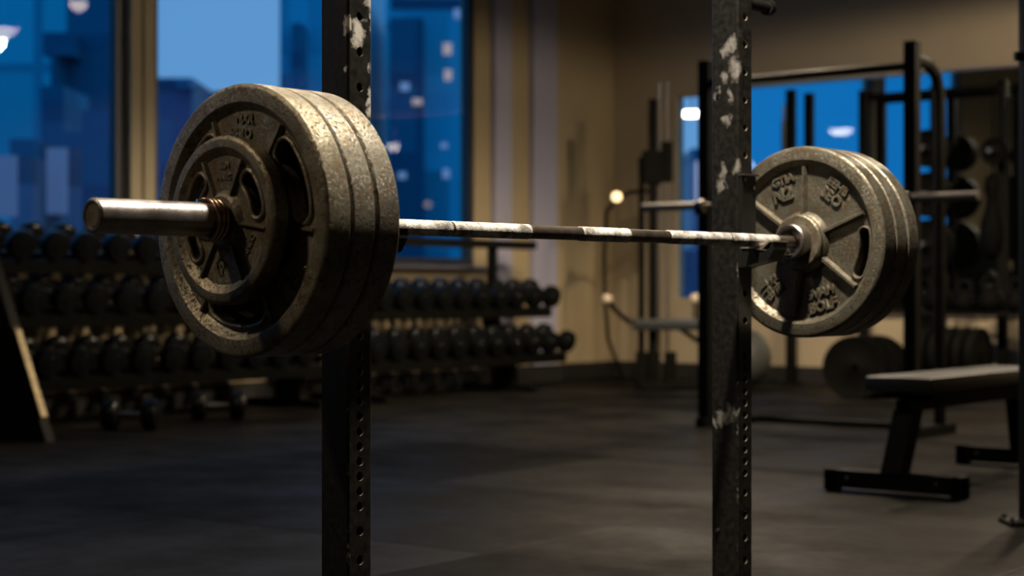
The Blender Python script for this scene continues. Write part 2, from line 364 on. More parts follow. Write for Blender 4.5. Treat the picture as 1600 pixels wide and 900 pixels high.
# piers and trims on the window wall
def trim(i, y0, y1, d, m, z0=0, z1=CH):
    bm = bmesh.new(); box(bm, (WX+d/2, (y0+y1)/2, (z0+z1)/2), (d, y1-y0, z1-z0), bevel=.01); return struct(link('trim_%d' % i, bm, m))
trim(1, 7.81, 7.91, .05, M['pier'], .16); trim(2, 7.93, 8.03, .05, M['pier'], .16)
trim(3, 11.93, 12.17, .06, M['trim'], .16); trim(4, 12.50, 12.86, .06, M['trim'], .16)
bm = bmesh.new(); box(bm, (WX+.05, (5.0+11.8)/2, SILL-.015), (.14, 6.9, .03), bevel=.004); struct(link('trim_5', bm, M['trim']))
bm = bmesh.new(); box(bm, (WX+.012, (MY+SYW)/2, .08), (.024, MY-SYW, .16)); struct(link('baseboard_left', bm, M['base']))
bm = bmesh.new(); box(bm, ((WX+EX)/2, MY-.012, .08), (EX-WX, .024, .16)); struct(link('baseboard_back', bm, M['base']))

# wall mirror
mx0, mx1, mz0, mz1 = -8.24, -3.9, .64, 2.72
mir = thing('wall_mirror', 'wide wall mirror on the back wall reflecting the blue windows', 'mirror', ((mx0+mx1)/2, MY, mz0))
hw = (mx1-mx0)/2; mh = mz1-mz0
bm = bmesh.new(); box(bm, (0, -.010, mh/2), (hw*2, .012, mh)); link('mirror_glass', bm, M['mirror'], mir)
bm = bmesh.new()
box(bm, (0, -.012, mh+.012), (hw*2+.04, .022, .022)); box(bm, (0, -.012, -.012), (hw*2+.04, .022, .022))
box(bm, (-hw-.01, -.012, mh/2), (.02, .022, mh)); box(bm, (hw+.01, -.012, mh/2), (.02, .022, mh))
link('mirror_edge', bm, M['gold_edge'], mir)

# ================================================================== CEILING LAMPS
for key, x, y, h, r, wts, lab, ang in LAMPS:
    L = thing('ceiling_lamp', lab, 'lamp', (x, y, h))
    bm = bmesh.new(); tube(bm, [(0,0,.10), (0,0,CH-h)], .012, 8); lathe(bm, [(CH-h-.03, 0), (CH-h-.03, .05), (CH-h, .05), (CH-h, 0)], 16, 'z', close=False); link('suspension_rod', bm, M['lampshade'], L)
    bm = bmesh.new(); lathe(bm, [(.12, 0), (.12, .04), (.06, r*.9), (.0, r*1.04), (-.0, r), (.05, r*.86), (.10, .03), (.10, 0)], 32, 'z', close=False); link('lamp_shade', bm, M['lampshade'], L, 40)
    bm = bmesh.new(); lathe(bm, [(.045, 0), (.045, r*.80), (.0, r*.97), (-.05, r*.85), (-.09, r*.45), (-.10, 0)], 32, 'z', close=False); link('diffuser', bm, M['diff'], L, 60)
    ld = bpy.data.lights.new('lamp_light', 'SPOT'); ld.energy = wts; ld.color = (1.0, .87, .70) if key == 'main' else WARM; ld.spot_size = math.radians(ang); ld.spot_blend = .12 if ang > 175 else .4; ld.shadow_soft_size = r*.5
    lo = bpy.data.objects.new('lamp_light', ld); COL.objects.link(lo); lo.parent = L; lo.location = (0,0,-.115)

# ================================================================== CITY OUTSIDE
FAC = {
 'glass': facade('blue_glass_facade', (.05,.85,.95), (.03,.40,.52), 3.5, 4.0, .05),
 'mid': facade('mid_blue_facade', (.04,.62,.80), (.06,.66,.82), 2.6, 3.3, .12),
 'dark': facade('dark_blue_facade', (.015,.22,.34), (.012,.13,.22), 4, 3.3, .10),
 'lilac': facade('lilac_masonry_facade', (.26,.26,.36), (.34,.32,.42), 2.5, 3.0, .25),
 'low': facade('low_rooftop_facade', (.06,.38,.52), (.04,.25,.40), 3, 3, .2),
}
M['lit'] = emit('lit_window_or_glow', (1.0,.66,.50), .33); M['glow'] = emit('added_block_glow', (.85,.82,.95), .36); M['dusk'] = emit('added_dim_glow', (.50,.46,.54), .06); M['litc'] = emit('pale_lit_window', (.45,.62,.85), .22)  # glow and dusk: added emission that lightens the lilac blocks
def building(px0, px1, py, Z, mk, lab, glows=(), depth=14, crown=()):
    x0, x1 = (px0-800)/FPX*Z, (px1-800)/FPX*Z; h = EYE+(454-py)/FPX*Z; base = -30
    c = W((x0+x1)/2, Z+depth/2, base)
    B = thing('office_tower' if h > 12 else 'city_building', lab, 'building', c, YAW)
    w = x1-x0; bm = bmesh.new(); box(bm, (0, 0, (h-base)/2), (w, depth, h-base)); link('facade', bm, FAC[mk], B)
    bm = bmesh.new(); box(bm, (0, 0, h-base+.25), (w*1.02, depth*1.02, .5)); link('roof_parapet', bm, FAC['dark'], B)
    for (a, b, t, bo, m2) in crown:      # set-back volumes in front or on top
        xa, xb = (a-800)/FPX*Z, (b-800)/FPX*Z; zt = EYE+(454-t)/FPX*Z; zb = EYE+(454-bo)/FPX*Z
        bm = bmesh.new(); box(bm, ((xa+xb)/2-(x0+x1)/2, -depth/2-.6, (zt+zb)/2-base), (xb-xa, 1.6, zt-zb)); link('bay', bm, FAC[m2], B)
    for (wx, wy, ww, wh, m2) in glows:
        X = (wx-800)/FPX*Z-(x0+x1)/2; z = EYE+(454-wy)/FPX*Z-base
        bm = bmesh.new(); box(bm, (X, -depth/2-1.45, z), (ww/FPX*Z, .15, wh/FPX*Z)); link('lit_window_or_glow', bm, M[m2], B)  # lit windows of the tower, added glow panels on the lilac blocks
    return B
building(-160, 128, -420, 70, 'glass', 'wide blue glass tower at the left edge of the left window', depth=4)
building(104, 176, -300, 60, 'dark', 'dark narrow tower in front of the blue glass tower', depth=3, crown=[(84, 128, 60, 95, 'dark'), (96, 104, 95, 150, 'dark')])
building(64, 100, 160, 52, 'dark', 'dark stepped block left of the dark narrow tower', depth=3)
building(16, 52, 246, 46, 'lilac', 'pale lilac low block nearest the left edge of the window', depth=3, glows=[(34, 296, 32, 92, 'dusk')])  # dim glowing panel added to lighten this block
building(95, 128, 232, 47, 'lilac', 'pale lilac block under the dark narrow tower', depth=3, glows=[(111, 288, 30, 100, 'dusk')])  # same added dim glow over the block's front
building(128, 200, 205, 40, 'dark', 'dark blue block beside the window pier', depth=2)
building(205, 300, 140, 75, 'low', 'low blue block with flat roof right of the window pier', crown=[(285, 306, 128, 142, 'low')])
building(296, 446, 158, 90, 'low', 'low long block under the open sky')
building(437, 560, -260, 66, 'mid', 'tall blue tower left of the rack upright', crown=[(462, 480, 45, 300, 'dark')])
building(560, 618, -20, 85, 'glass', 'blue glass tower just right of the rack upright')
building(612, 760, 14, 72, 'mid', 'tower with lit windows in the right part of the window', depth=12,
   crown=[(612, 664, 36, 460, 'dark')],
   glows=[(701, 84, 13, 17, 'lit'), (702, 124, 11, 16, 'lit'), (655, 165, 15, 9, 'lit'), (632, 278, 12, 10, 'litc'), (636, 142, 14, 12, 'litc'), (696, 232, 10, 8, 'litc'), (716, 30, 10, 14, 'litc'), (699, 275, 10, 14, 'litc')])
# added glow for a ceiling lamp's reflection, beyond the narrow back window
p = at(1081, 178, 21)
TL = thing('lamp_reflection_glow', 'flat white glow beyond the narrow back window, standing in for a reflected ceiling lamp', 'lamp', (p.x, p.y, p.z))
bm = bmesh.new(); tube(bm, [(0,0,.02), (0,0,1.6)], .008, 8); box(bm, (0, 0, 1.65), (3.0, 3.0, .1)); link('added_canopy', bm, M['frame'], TL)  # made-up slab and rod that carry the added glow
bm = bmesh.new(); lathe(bm, [(.03, 0), (.03, .13), (.0, .165), (-.03, .13), (-.03, 0)], 24, 'z', close=False); link('glow_head', bm, M['diff'], TL, 60)
building(1081, 1125, 254, 60, 'lilac', 'pale lilac block beyond the narrow back window', depth=3, glows=[(1093, 292, 26, 70, 'glow')])  # glowing panel added to brighten the pale front
building(1040, 1130, 418, 48, 'dark', 'dark low roof beyond the narrow back window', depth=3)
bm = bmesh.new(); box(bm, (-12, 22, -30.2), (400, 400, .4)); tag(link('street_ground', bm, M['base']), 'dark street level far below the windows', 'ground'); bpy.data.objects['street_ground']['kind'] = 'structure'

# ================================================================== MAIN RACK AND BARBELL
PHI = math.radians(90)-math.radians(43-37.6)     # bar direction in the room
UC = .9045; LX, LZ = -.45, 2.785; AX, AZ = .682, .731
O = W(LX+AX*UC, LZ+AZ*UC)                          # floor point under the middle of the bar
BH = EYE+.114                                       # bar height
Rz = Matrix.Rotation(PHI, 4, 'Z')
def rig(x, y, z): return O + (Rz @ Vector((x, y, 0))) + Vector((0,0,z))
PW, PD = .058, .075; PS = .592; PYC = .085         # upright width, depth, half spacing, offset behind the bar
def hole_heights(Zp):
    H = []
    z = EYE+(454-28)/FPX*Zp+.0635*14
    lo1 = EYE+(454-556)/FPX*Zp
    while z > lo1+.03: H.append(z); z -= .0635
    z = lo1; n = 0
    while n < 11: H.append(z); z -= .0268; n += 1
    z -= .018
    while z > .06: H.append(z); z -= .0520
    return H
def upright(root, x, Zp, m, top=2.3):
    bm = bmesh.new(); hw, hd = PW/2, PD/2; R = .0085; rows = sorted(hole_heights(Zp))
    rows = [h for h in rows if h < top-.05]
    c = .004                                         # corner radius
    # outer skin profile without the front face
    prof = [(-hw+c, -hd), (-hw, -hd+c), (-hw, hd-c), (-hw+c, hd), (hw-c, hd), (hw, hd-c), (hw, -hd+c), (hw-c, -hd)]
    A = [bm.verts.new((a, b, 0)) for a, b in prof]; B = [bm.verts.new((a, b, top)) for a, b in prof]
    for i in range(len(prof)-1): bm.faces.new((A[i], A[i+1], B[i+1], B[i]))
    bm.faces.new(B); bm.faces.new(A)
    # front face: a cell per hole, the hole walled back into the tube
    xa = hw-c; cuts = [0]+[(rows[i]+rows[i+1])/2 for i in range(len(rows)-1)]+[top]; N = 24
    for i, h in enumerate(rows):
        z0, z1 = cuts[i], cuts[i+1]
        circ, outer, back = [], [], []
        for k in range(N):
            t = 2*PI*(k+.5)/N; dx, dz = math.cos(t), math.sin(t)
            circ.append(bm.verts.new((R*dx, -hd+.0006 if False else -hd, h+R*dz)))
            back.append(bm.verts.new((R*dx, -hd+.006, h+R*dz)))
            zz = (z1-h) if dz > 0 else (h-z0); s = min(xa/abs(dx), zz/abs(dz))
            outer.append(bm.verts.new((s*dx, -hd, h+s*dz)))
        for k in range(N):
            k2 = (k+1) % N
            bm.faces.new((circ[k], circ[k2], outer[k2], outer[k])); fw = bm.faces.new((circ[k], back[k], back[k2], circ[k2])); fw.material_index = 1
        corners = [(xa, z1), (-xa, z1), (-xa, z0), (xa, z0)]
        for cx, cz in corners:                      # fill the cell corners
            ks = min(range(N), key=lambda k: (outer[k].co.x-cx)**2+(outer[k].co.z-cz)**2)
            for k2 in ((ks+1) % N, (ks-1) % N):
                a, b_ = outer[ks], outer[k2]
                if abs(a.co.x-b_.co.x) > 1e-6 and abs(a.co.z-b_.co.z) > 1e-6:
                    try: bm.faces.new((a, b_, bm.verts.new((cx, -hd, cz))))
                    except Exception: pass
    o = link('upright', bm, [m, M['strip']], root); o.location = (x, 0, 0)
    return o
rackloc = rig(0, PYC, 0)
rack = thing('squat_rack', 'black steel squat rack with two chalk-marked perforated uprights holding the loaded barbell', 'rack', rackloc, PHI)
hwp, hdp = PW/2, PD/2
def zl(py, Zp): return EYE+(454-py)/FPX*Zp
ZL, ZR = 3.066, 3.93
blobL = [(-.001, -hdp, zl(52, ZL), .024), (-.004, -hdp, zl(63, ZL), .022), (-.024, -hdp, zl(40, ZL), .016), (.026, -hdp, zl(32, ZL), .018), (.027, -hdp, zl(5, ZL), .02), (.027, -hdp, zl(172, ZL), .016), (.027, -hdp, zl(100, ZL), .014), (-hwp, -hdp+.004, zl(115, ZL), .012), (.02, -hdp, zl(155, ZL), .014)]
blobR = [(-hwp, -.024, zl(72, ZR), .026), (-hwp, -.008, zl(82, ZR), .020), (-hwp, -.034, zl(110, ZR), .030), (-hwp, .000, zl(122, ZR), .022), (-hwp, .02, zl(145, ZR), .016), (-hwp, -.02, zl(150, ZR), .018), (-hwp, .008, zl(270, ZR), .020), (-hwp, .010, zl(288, ZR), .020), (-hwp, -.01, zl(190, ZR), .018),
         (-hwp, -.012, zl(646, ZR), .024), (-hwp, .010, zl(652, ZR), .022), (-hwp, .028, zl(660, ZR), .014), (-hwp, -.028, zl(640, ZR), .012), (-hwp, -.036, zl(262, ZR), .02)]
upright(rack, -PS, ZL, chalky_post('chalked_black_paint_near', blobL, hwp, hdp))
upright(rack, PS, ZR, chalky_post('chalked_black_paint_far', blobR, hwp, hdp, .42))
for s in (-1, 1):
    bm = bmesh.new(); box(bm, (s*PS, .42, .03), (.06, .78, .06), bevel=.004); link('foot', bm, M['black'], rack)
bm = bmesh.new(); box(bm, (0, .80, .03), (PS*2-.06, .06, .06), bevel=.004); box(bm, (0, 0, 2.26), (PS*2-PW, .05, .07), bevel=.004); link('crossmember', bm, M['black'], rack)
bm = bmesh.new(); pz = zl(-1, ZR)
tube(bm, [(PS+hwp, 0, pz), (PS+hwp+.014, 0, pz)], .026, 20); tube(bm, [(PS+hwp+.01, 0, pz), (PS+hwp+.115, 0, pz)], .0135, 16); tube(bm, [(PS+hwp+.11, 0, pz), (PS+hwp+.125, 0, pz)], .019, 16)
link('band_peg', bm, M['black'], rack)
# hex bolts on the smooth side of the far upright
bm = bmesh.new()
for zz in (zl(138, ZR), zl(146, ZR), zl(828, ZR)): tube(bm, [(PS-hwp, .018, zz), (PS-hwp-.004, .018, zz)], .0045, 6)
link('bolt', bm, M['grip'], rack)

# J cups: removable hooks the bar rests in
def j_cup(sx, lab):
    J = thing('j_cup', lab, 'bar hook', rig(sx, PYC-hdp, BH), PHI)
    bm = bmesh.new(); r = .016
    box(bm, (0, -.005, .045), (.056, .010, .215), bevel=.0015)            # plate against the upright
    link('back_plate', bm, M['black'], J)
    bm = bmesh.new()
    prism(bm, [(-.004, -.018), (-.070, -.026), (-.086, -.016), (-.086, -.004), (-.096, -.004), (-.096, -.022), (-.080, -.045), (-.004, -.062)], -.026, .026, 'x')
    link('hook_arm', bm, M['black'], J)
    bm = bmesh.new(); prism(bm, [(-.006, -.0150), (-.066, -.0150), (-.084, -.0015), (-.098, -.0015), (-.098, -.0045), (-.086, -.0045), (-.066, -.0205), (-.006, -.0175)], -.028, .028, 'x'); link('liner', bm, M['strip'], J)
    bm = bmesh.new()
    for bx_, bz_ in ((-.018, .140), (.016, .122), (-.018, -.052), (.018, -.05)): tube(bm, [(bx_, -.010, bz_), (bx_, -.0145, bz_)], .0055, 6)
    link('bolt_head', bm, M['chrome'], J)
    bm = bmesh.new(); box(bm, (0, -.0095, .151), (.058, .018, .004)); link('top_lip', bm, M['grip'], J)
    return J
j_cup(-PS, 'black steel bar hook on the near upright, behind the left weight plates')
j_cup(PS, 'black steel bar hook on the far upright beside the right weight plates')

# barbell, local x along the bar
bar = thing('barbell', 'chalk-worn steel barbell resting on the hooks of the squat rack', 'barbell', rig(0, 0, BH), PHI)
FL = .7455; PT = .053; FW = .046; sh = FL-FW
bm = bmesh.new(); tube(bm, [(-sh-.02, 0, 0), (sh+.02, 0, 0)], .0135, 28); shaft = link('shaft', bm, M['steel_dark'], bar, 40)
def s_of(px):   # where along the bar a picture column falls
    k = (px-800)/FPX; return (k*LZ-LX)/(AX-k*AZ)-UC
def knurl(s0, s1):
    bm = bmesh.new(); d = .0022
    lathe(bm, [(s0, .0133), (s0+.002, .0146), (s1-.002, .0146), (s1, .0133)], 32, 'x', close=False); link('knurling', bm, M['knurl'], shaft, 40)
g1, g2 = s_of(703), s_of(1138)
for a, b in ((-sh+.06, g1-.0025), (g1+.0025, s_of(825)), (s_of(905), s_of(980)), (s_of(1042), g2-.002), (g2+.002, s_of(1212))): knurl(a, b)
SEND = {-1: .276+2*FL/2-UC+UC, 1: 0}
LEFT_END = -( UC+.276 )
for s in (-1, 1):
    e = LEFT_END if s < 0 else UC+.20
    bm = bmesh.new(); R = .0275
    a0 = s*(FL-.002)
    lathe(bm, [(a0, 0), (a0, R), (e-s*.0035, R), (e, R-.0035), (e, R-.007), (e-s*.003, R-.0085), (e-s*.003, 0)], 48, 'x', close=False)
    sl = link('sleeve', bm, M['steel'], bar, 35)
    bm = bmesh.new(); lathe(bm, [(e-s*.003, 0), (e-s*.0031, .0165), (e-s*.0012, .0175), (e-s*.0012, 0)], 32, 'x', close=False); link('end_cap', bm, M['cap'], sl, 35)
    i0, i1 = s*sh, s*FL
    bm = bmesh.new(); lathe(bm, [(i0+s*.014, .0125), (i0+s*.014, .0275), (i0+s*.002, .0300), (i0, .032), (i0, .0375), (i0+s*.003, .041), (i1-s*.013, .041), (i1-s*.013, .0125)], 56, 'x', close=False)
    link('flange', bm, M['steel'], sl, 35)
    bm = bmesh.new(); lathe(bm, [(i1-s*.013, .030), (i1-s*.013, .060), (i1-s*.010, .064), (i1-s*.0005, .064), (i1-s*.0005, .030)], 56, 'x', close=False)
    link('collar_disc', bm, M['iron'], sl, 35)

# ---- weight plates
def solidify_boolean(bm, cutters):
    me = bpy.data.meshes.new('tmp'); bmesh.ops.recalc_face_normals(bm, faces=bm.faces); bm.to_mesh(me); bm.free(); o = bpy.data.objects.new('tmp', me); COL.objects.link(o); cs = []
    for i, cb in enumerate(cutters):
        bmesh.ops.recalc_face_normals(cb, faces=cb.faces); cm = bpy.data.meshes.new('cut'); cb.to_mesh(cm); cb.free(); co = bpy.data.objects.new('cut', cm); COL.objects.link(co); cs.append(co)
        md = o.modifiers.new('b', 'BOOLEAN'); md.object = co; md.operation = 'DIFFERENCE'; md.solver = 'EXACT'
    bpy.context.view_layer.update()
    dg = bpy.context.evaluated_depsgraph_get(); r = bpy.data.meshes.new_from_object(o.evaluated_get(dg))
    for x in cs+[o]: bpy.data.objects.remove(x)
    out = bmesh.new(); out.from_mesh(r); bpy.data.meshes.remove(r); return out
def slot_outline(ang, rc, ha, w, n=10):
    """curved stadium: list of (p,q) in the plate plane seen from -x (p to the right, q up)"""
    pts = []; a0, a1 = math.radians(ang-ha), math.radians(ang+ha)
    for k in range(n+1): t = a0+(a1-a0)*k/n; pts.append((math.cos(t)*(rc+w), math.sin(t)*(rc+w)))
    cx, cy = math.cos(a1)*rc, math.sin(a1)*rc
    for k in range(1, 8): t = a1+PI*k/8; pts.append((cx+w*math.cos(t), cy+w*math.sin(t)))
    for k in range(n+1): t = a1+(a0-a1)*k/n; pts.append((math.cos(t)*(rc-w), math.sin(t)*(rc-w)))
    cx, cy = math.cos(a0)*rc, math.sin(a0)*rc
    for k in range(1, 8): t = a0+PI+PI*k/8; pts.append((cx+w*math.cos(t), cy+w*math.sin(t)))
    return pts
def rib(bm, ang, r0, r1, x0, x1, w0, w1):
    t = math.radians(ang); u = Vector((0, -math.cos(t), math.sin(t))); v = Vector((0, math.sin(t), math.cos(t)))
    def P(r, s, x): return u*r+v*s+Vector((x, 0, 0))
    A = [P(r0, -w0, x0), P(r0, w0, x0), P(r0, w0*.35, x1), P(r0, -w0*.35, x1)]; B = [P(r1, -w1, x0), P(r1, w1, x0), P(r1, w1*.35, x1), P(r1, -w1*.35, x1)]
    A = [bm.verts.new(p) for p in A]; B = [bm.verts.new(p) for p in B]
    bm.faces.new(A); bm.faces.new(B[::-1])
    for i in range(4): j = (i+1) % 4; bm.faces.new((A[i], A[j], B[j], B[i]))
def plate_mesh(name, R, t, rin, hub, slots, ribs, m, web=.013, hubraise=0, notch=0):
    f, k = -t/2, t/2; c = .0042
    prof = [(f-hubraise, .0282), (f-hubraise, hub-.004), (f-hubraise+.003, hub), (f+web, hub+.006), (f+web, rin-.008), (f+web-.004, rin-.003), (f+.003, rin+.002), (f, rin+.006), (f, R-.008), (f+.0016, R-.0035), (f+c*1.2, R-.0004), (0, R),
            (k-c*1.2, R-.0004), (k-.0016, R-.0035), (k, R-.008), (k, rin+.006), (k-.003, rin+.002), (k-web, rin-.004), (k-web, hub+.006), (k, hub), (k, .0282)]
    bm = bmesh.new(); lathe(bm, prof, 128, 'x')
    cuts = []
    for s in slots:
        cb = bmesh.new(); prism(cb, [(-p, q) for p, q in slot_outline(*s)], -t, t, 'x'); cuts.append(cb)
    if cuts: bm = solidify_boolean(bm, cuts)
    for s in slots:                                # raised lip round each grip slot
        a, rc, ha, w = s; o = slot_outline(a, rc, ha, w+.003); tube(bm, [(f+web-.001, -p, q) for p, q in o], .0042, 8, closed=True)
    for r in ribs: rib(bm, r[0], r[1], r[2], f+web+.003, f+web-r[3], r[4], r[5])
    for fc in bm.faces: fc.material_index = 0
    return link(name, bm, m, None, 32)
def text_bm(body, size, depth, ang_c, rc, xface, spin=0, sx=1.0):
    """raised letters centred at polar (ang_c, rc) on a -x facing surface"""
    cu = bpy.data.curves.new('t', 'FONT'); cu.body = body; cu.size = size; cu.extrude = depth; cu.bevel_depth = size*.018; cu.offset = size*.03; cu.align_x = 'CENTER'; cu.align_y = 'CENTER'; cu.space_line = .82; cu.resolution_u = 3
    o = bpy.data.objects.new('t', cu); COL.objects.link(o); bpy.context.view_layer.update()
    dg = bpy.context.evaluated_depsgraph_get(); me = bpy.data.meshes.new_from_object(o.evaluated_get(dg)); bpy.data.objects.remove(o)
    bm = bmesh.new(); bm.from_mesh(me); bpy.data.meshes.remove(me)
    t = math.radians(ang_c); cx, cy = math.cos(t)*rc, math.sin(t)*rc; sp = math.radians(spin)
    for v in bm.verts:
        p, q, d = v.co.x*sx, v.co.y, v.co.z
        p, q = p*math.cos(sp)-q*math.sin(sp), p*math.sin(sp)+q*math.cos(sp)
        v.co = Vector((xface-d, -(cx+p), cy+q))
    return bm
def settle(o, sx, lab, cat='weight plate', group=None):
    o.location = rig(sx, 0, BH); o.rotation_euler = (0, 0, PHI); return tag(o, lab, cat, group)
# near stack
R = .225
tri = [(25, .150, 20, .021), (145, .150, 20, .021), (-95, .150, 20, .021)]
triribs = [(a+d, .072, .183, .0085, .006, .006) for a in (25, 145, -95) for d in (-31, 31)]
P1 = plate_mesh('weight_plate', R, PT-.001, .189, .070, tri, triribs, M['iron'])
x1 = -(FL+PT*2.5); settle(P1, x1, 'large olive-grey iron plate with three grip slots, outermost in the near stack')
face = -PT/2+.013
bm = text_bm('NXR', .022, .0022, 88, .168, face, -8); b2 = text_bm('HHLO', .021, .0022, 92, .143, face, -4)
link('raised_lettering', bm, M['iron'], P1); link('raised_lettering', b2, M['iron'], P1)
bm = text_bm('10', .034, .0026, -38, .160, face, 45); link('raised_lettering', bm, M['iron'], P1)
bm = bmesh.new(); tube(bm, [(face, -(math.cos(math.radians(a))*r), math.sin(math.radians(a))*r) for a, r in ((-26, .145), (-26, .178), (-31, .184), (-46, .184), (-51, .178), (-51, .145), (-46, .139), (-31, .139))], .0022, 8, closed=True); link('number_border', bm, M['iron'], P1)
remember(P1)
P2 = plate_mesh('weight_plate', R-.001, PT-.001, .189, .070, tri, [], M['iron2']); settle(P2, -(FL+PT*1.5), 'large pitted iron plate in the middle of the near stack', group=None)
P2.rotation_euler = (.6, 0, PHI)
P3 = P2.copy(); COL.objects.link(P3); settle(P3, -(FL+PT*.5), 'large iron plate closest to the rack upright in the near stack'); P3.rotation_euler = (2.2, 0, PHI)
# small plate
ST = .034
small = [(28, .088, 17, .0135), (152, .088, 17, .0135), (-152, .089, 8, .0115)]
sr = [(62, .046, .109, .008, .004, .0055), (118, .046, .109, .008, .004, .0055), (-8, .046, .109, .006, .004, .004), (-62, .046, .109, .007, .004, .004), (-122, .046, .109, .007, .004, .004), (180, .046, .109, .006, .004, .004)]
P4 = plate_mesh('weight_plate', .138, ST, .113, .043, small, sr, M['iron_small'], web=.010)
sf = -ST/2+.010
for body, sz, a, rr, sp in (('SSN', .016, 90, .089, 0), ('NNRC', .013, 90, .070, 0), ('NNEC', .014, -33, .078, 57), ('HN\nEE', .014, -97, .079, 0)):
    link('raised_lettering', text_bm(body, sz, .0018, a, rr, sf, sp), M['iron_small'], P4)
settle(P4, -(FL+PT*3+ST/2+.0005), 'small dark iron plate on the outside of the near stack')
# spring collar
sc = bmesh.new(); x0 = -(FL+PT*3+ST+.0005); pts = []; turns = 3.2
for k in range(int(turns*28)+1):
    t = 2*PI*k/28; pts.append((x0-.004-.0086*k/28, -.0335*math.cos(t+2.4), .0335*math.sin(t+2.4)))
tube(sc, pts, .0031, 10)
col_ = thing('spring_collar', 'coiled wire spring collar gripping the near sleeve', 'bar collar', rig(0, 0, BH), PHI)
link('coil', sc, M['brassy'], col_, 60)
for k, sgn in ((0, -1), (-1, 1)):
    bm = bmesh.new(); p = Vector(pts[k]); d = Vector((0, p.y, p.z)).normalized()
    tube(bm, [p, p+d*.010+Vector((-.004, 0, 0)), p+d*.014+Vector((-.016, 0, 0))], .0033, 8); link('clip_tail', bm, M['chrome'], col_, 60)
# far stack
slotR = [(-10, .166, 15, .0135)]
ribsR = [(a, .066, .178, .0125, .010, .0075) for a in (88, 21, -36, 145, -100)]
P5 = plate_mesh('weight_plate', R, PT-.001, .187, .066, slotR, ribsR, M['iron_web'], web=.0145, hubraise=.0)
fR = -PT/2+.0145
for body, sz, a, rr, sp in (('GTIA', .028, 111, .156, 16), ('N2', .043, 117, .124, 16), ('EEHB', .027, 53, .158, -36), ('SEO', .034, 53, .128, -36), ('GVAH', .030, -69, .128, 14), ('BOLF', .033, -70, .160, 14), ('SHE', .027, -128, .124, -50), ('TFB', .030, -131, .153, -50)):
    link('raised_lettering', text_bm(body, sz, .0035, a, rr, fR, sp), M['iron_web'], P5)
settle(P5, FL+PT*.5, 'large spoked iron plate facing the bar, innermost in the far stack')
P6 = plate_mesh('weight_plate', R-.001, PT-.002, .189, .066, [], [], M['iron2']); settle(P6, FL+PT*1.5, 'large iron plate in the middle of the far stack')
P7 = P6.copy(); COL.objects.link(P7); settle(P7, FL+PT*2.5, 'large iron plate outermost in the far stack'); P7.rotation_euler = (1.1, 0, PHI)

# ================================================================== DUMBBELL RACKS
def dumbbell_proto():
    D = thing('dumbbell', '', 'dumbbell')
    bm = bmesh.new(); tube(bm, [(-.085, 0, 0), (-.03, 0, 0), (0, 0, 0), (.03, 0, 0), (.085, 0, 0)], [.014, .0165, .018, .0165, .014], 12); link('handle', bm, M['grip'], D, 50)
    for s in (-1, 1):
        bm = bmesh.new(); lathe(bm, [(s*.075, 0), (s*.075, .066), (s*.085, .088), (s*.10, .096), (s*.150, .096), (s*.168, .088), (s*.172, .070), (s*.170, .048), (s*.176, .044), (s*.176, 0)], 24, 'x', close=False)
        link('head', bm, M['dumb'], D, 40)
    return D
D0 = dumbbell_proto(); remember(D0); used = [False]
def put_dumbbell(loc, rot, lab, group):
    if not used[0]: d = D0; used[0] = True
    else: d = copy_tree(D0)
    d.location = loc; d.rotation_euler = rot; tag(d, lab, 'dumbbell', group)
ORD = ['first', 'second', 'third', 'fourth', 'fifth', 'sixth', 'seventh', 'eighth', 'ninth', 'tenth', 'eleventh', 'twelfth', 'thirteenth']
def drack(name_lab, y0, y1, tiers, posts, side):
    Rk = thing('dumbbell_rack', name_lab, 'dumbbell rack', (WX, y0, 0)); L = y1-y0; tilt = math.radians(14)
    for zc, xc in tiers:
        for dx in (-.115, .115):
            bm = bmesh.new(); rt = Matrix.Rotation(tilt, 3, 'Y')
            c = Vector((xc, L/2, zc)) + rt @ Vector((dx, 0, -.112))
            box(bm, c, (.07, L, .026), rot=rt); c2 = c+rt @ Vector((.045*(1 if dx > 0 else -1), 0, -.030)); box(bm, c2, (.012, L, .07), rot=rt)
            link('shelf_rail', bm, M['black_far'], Rk)
    for py in posts:
        bm = bmesh.new(); yy = py-y0; ztop = max(z for z, x in tiers)+.06
        prism(bm, [(.10, 0), (.86, 0), (.86, .05), (.66, .06), (.62, .30), (.30, ztop), (.22, ztop), (.40, .30), (.42, .06), (.10, .05)], yy-.035, yy+.035, 'y')
        link('frame_leg', bm, M['black_far'], Rk)
    return Rk
TI = [(1.17, .40), (.83, .50), (.44, .66)]
RL = drack('long black three-tier dumbbell rack under the left window', 6.12, 9.0, TI, [8.9], 1)
bm = bmesh.new(); prism(bm, [(.05, 0), (1.55, 0), (1.03, 1.05), (.78, 1.34), (.05, 1.34)], -.16, -.10, 'y'); link('side_panel', bm, M['black_far'], RL)
bm = bmesh.new(); prism(bm, [(1.49, .14), (1.496, .14), (1.256, .625), (1.218, .655)], -.150, -.110, 'y'); link('edge_strip', bm, M['cap'], RL)
RR = drack('black dumbbell rack with an empty top rail under the right end of the windows', 9.18, 12.0, TI[1:], [9.6, 11.45], -1)
bm = bmesh.new(); box(bm, (.42, 1.4, 1.245), (.12, 2.8, .07), bevel=.008); link('top_rail', bm, M['black_far'], RR)
for yy in (.42, 2.27):
    bm = bmesh.new(); box(bm, (.40, yy, .80), (.06, .07, .90), bevel=.006); link('rear_post', bm, M['black_far'], RR)
tname = ['top', 'middle', 'bottom']
for ti, (z, xc) in enumerate(TI):
    for k in range(11):
        y = 6.30+k*.249
        put_dumbbell((WX+xc, y, z), (0, math.radians(14), random.uniform(-.05, .05)), '%s black dumbbell from the left on the %s tier of the left dumbbell rack' % (ORD[k], tname[ti]), 'dumbbells on the left rack')
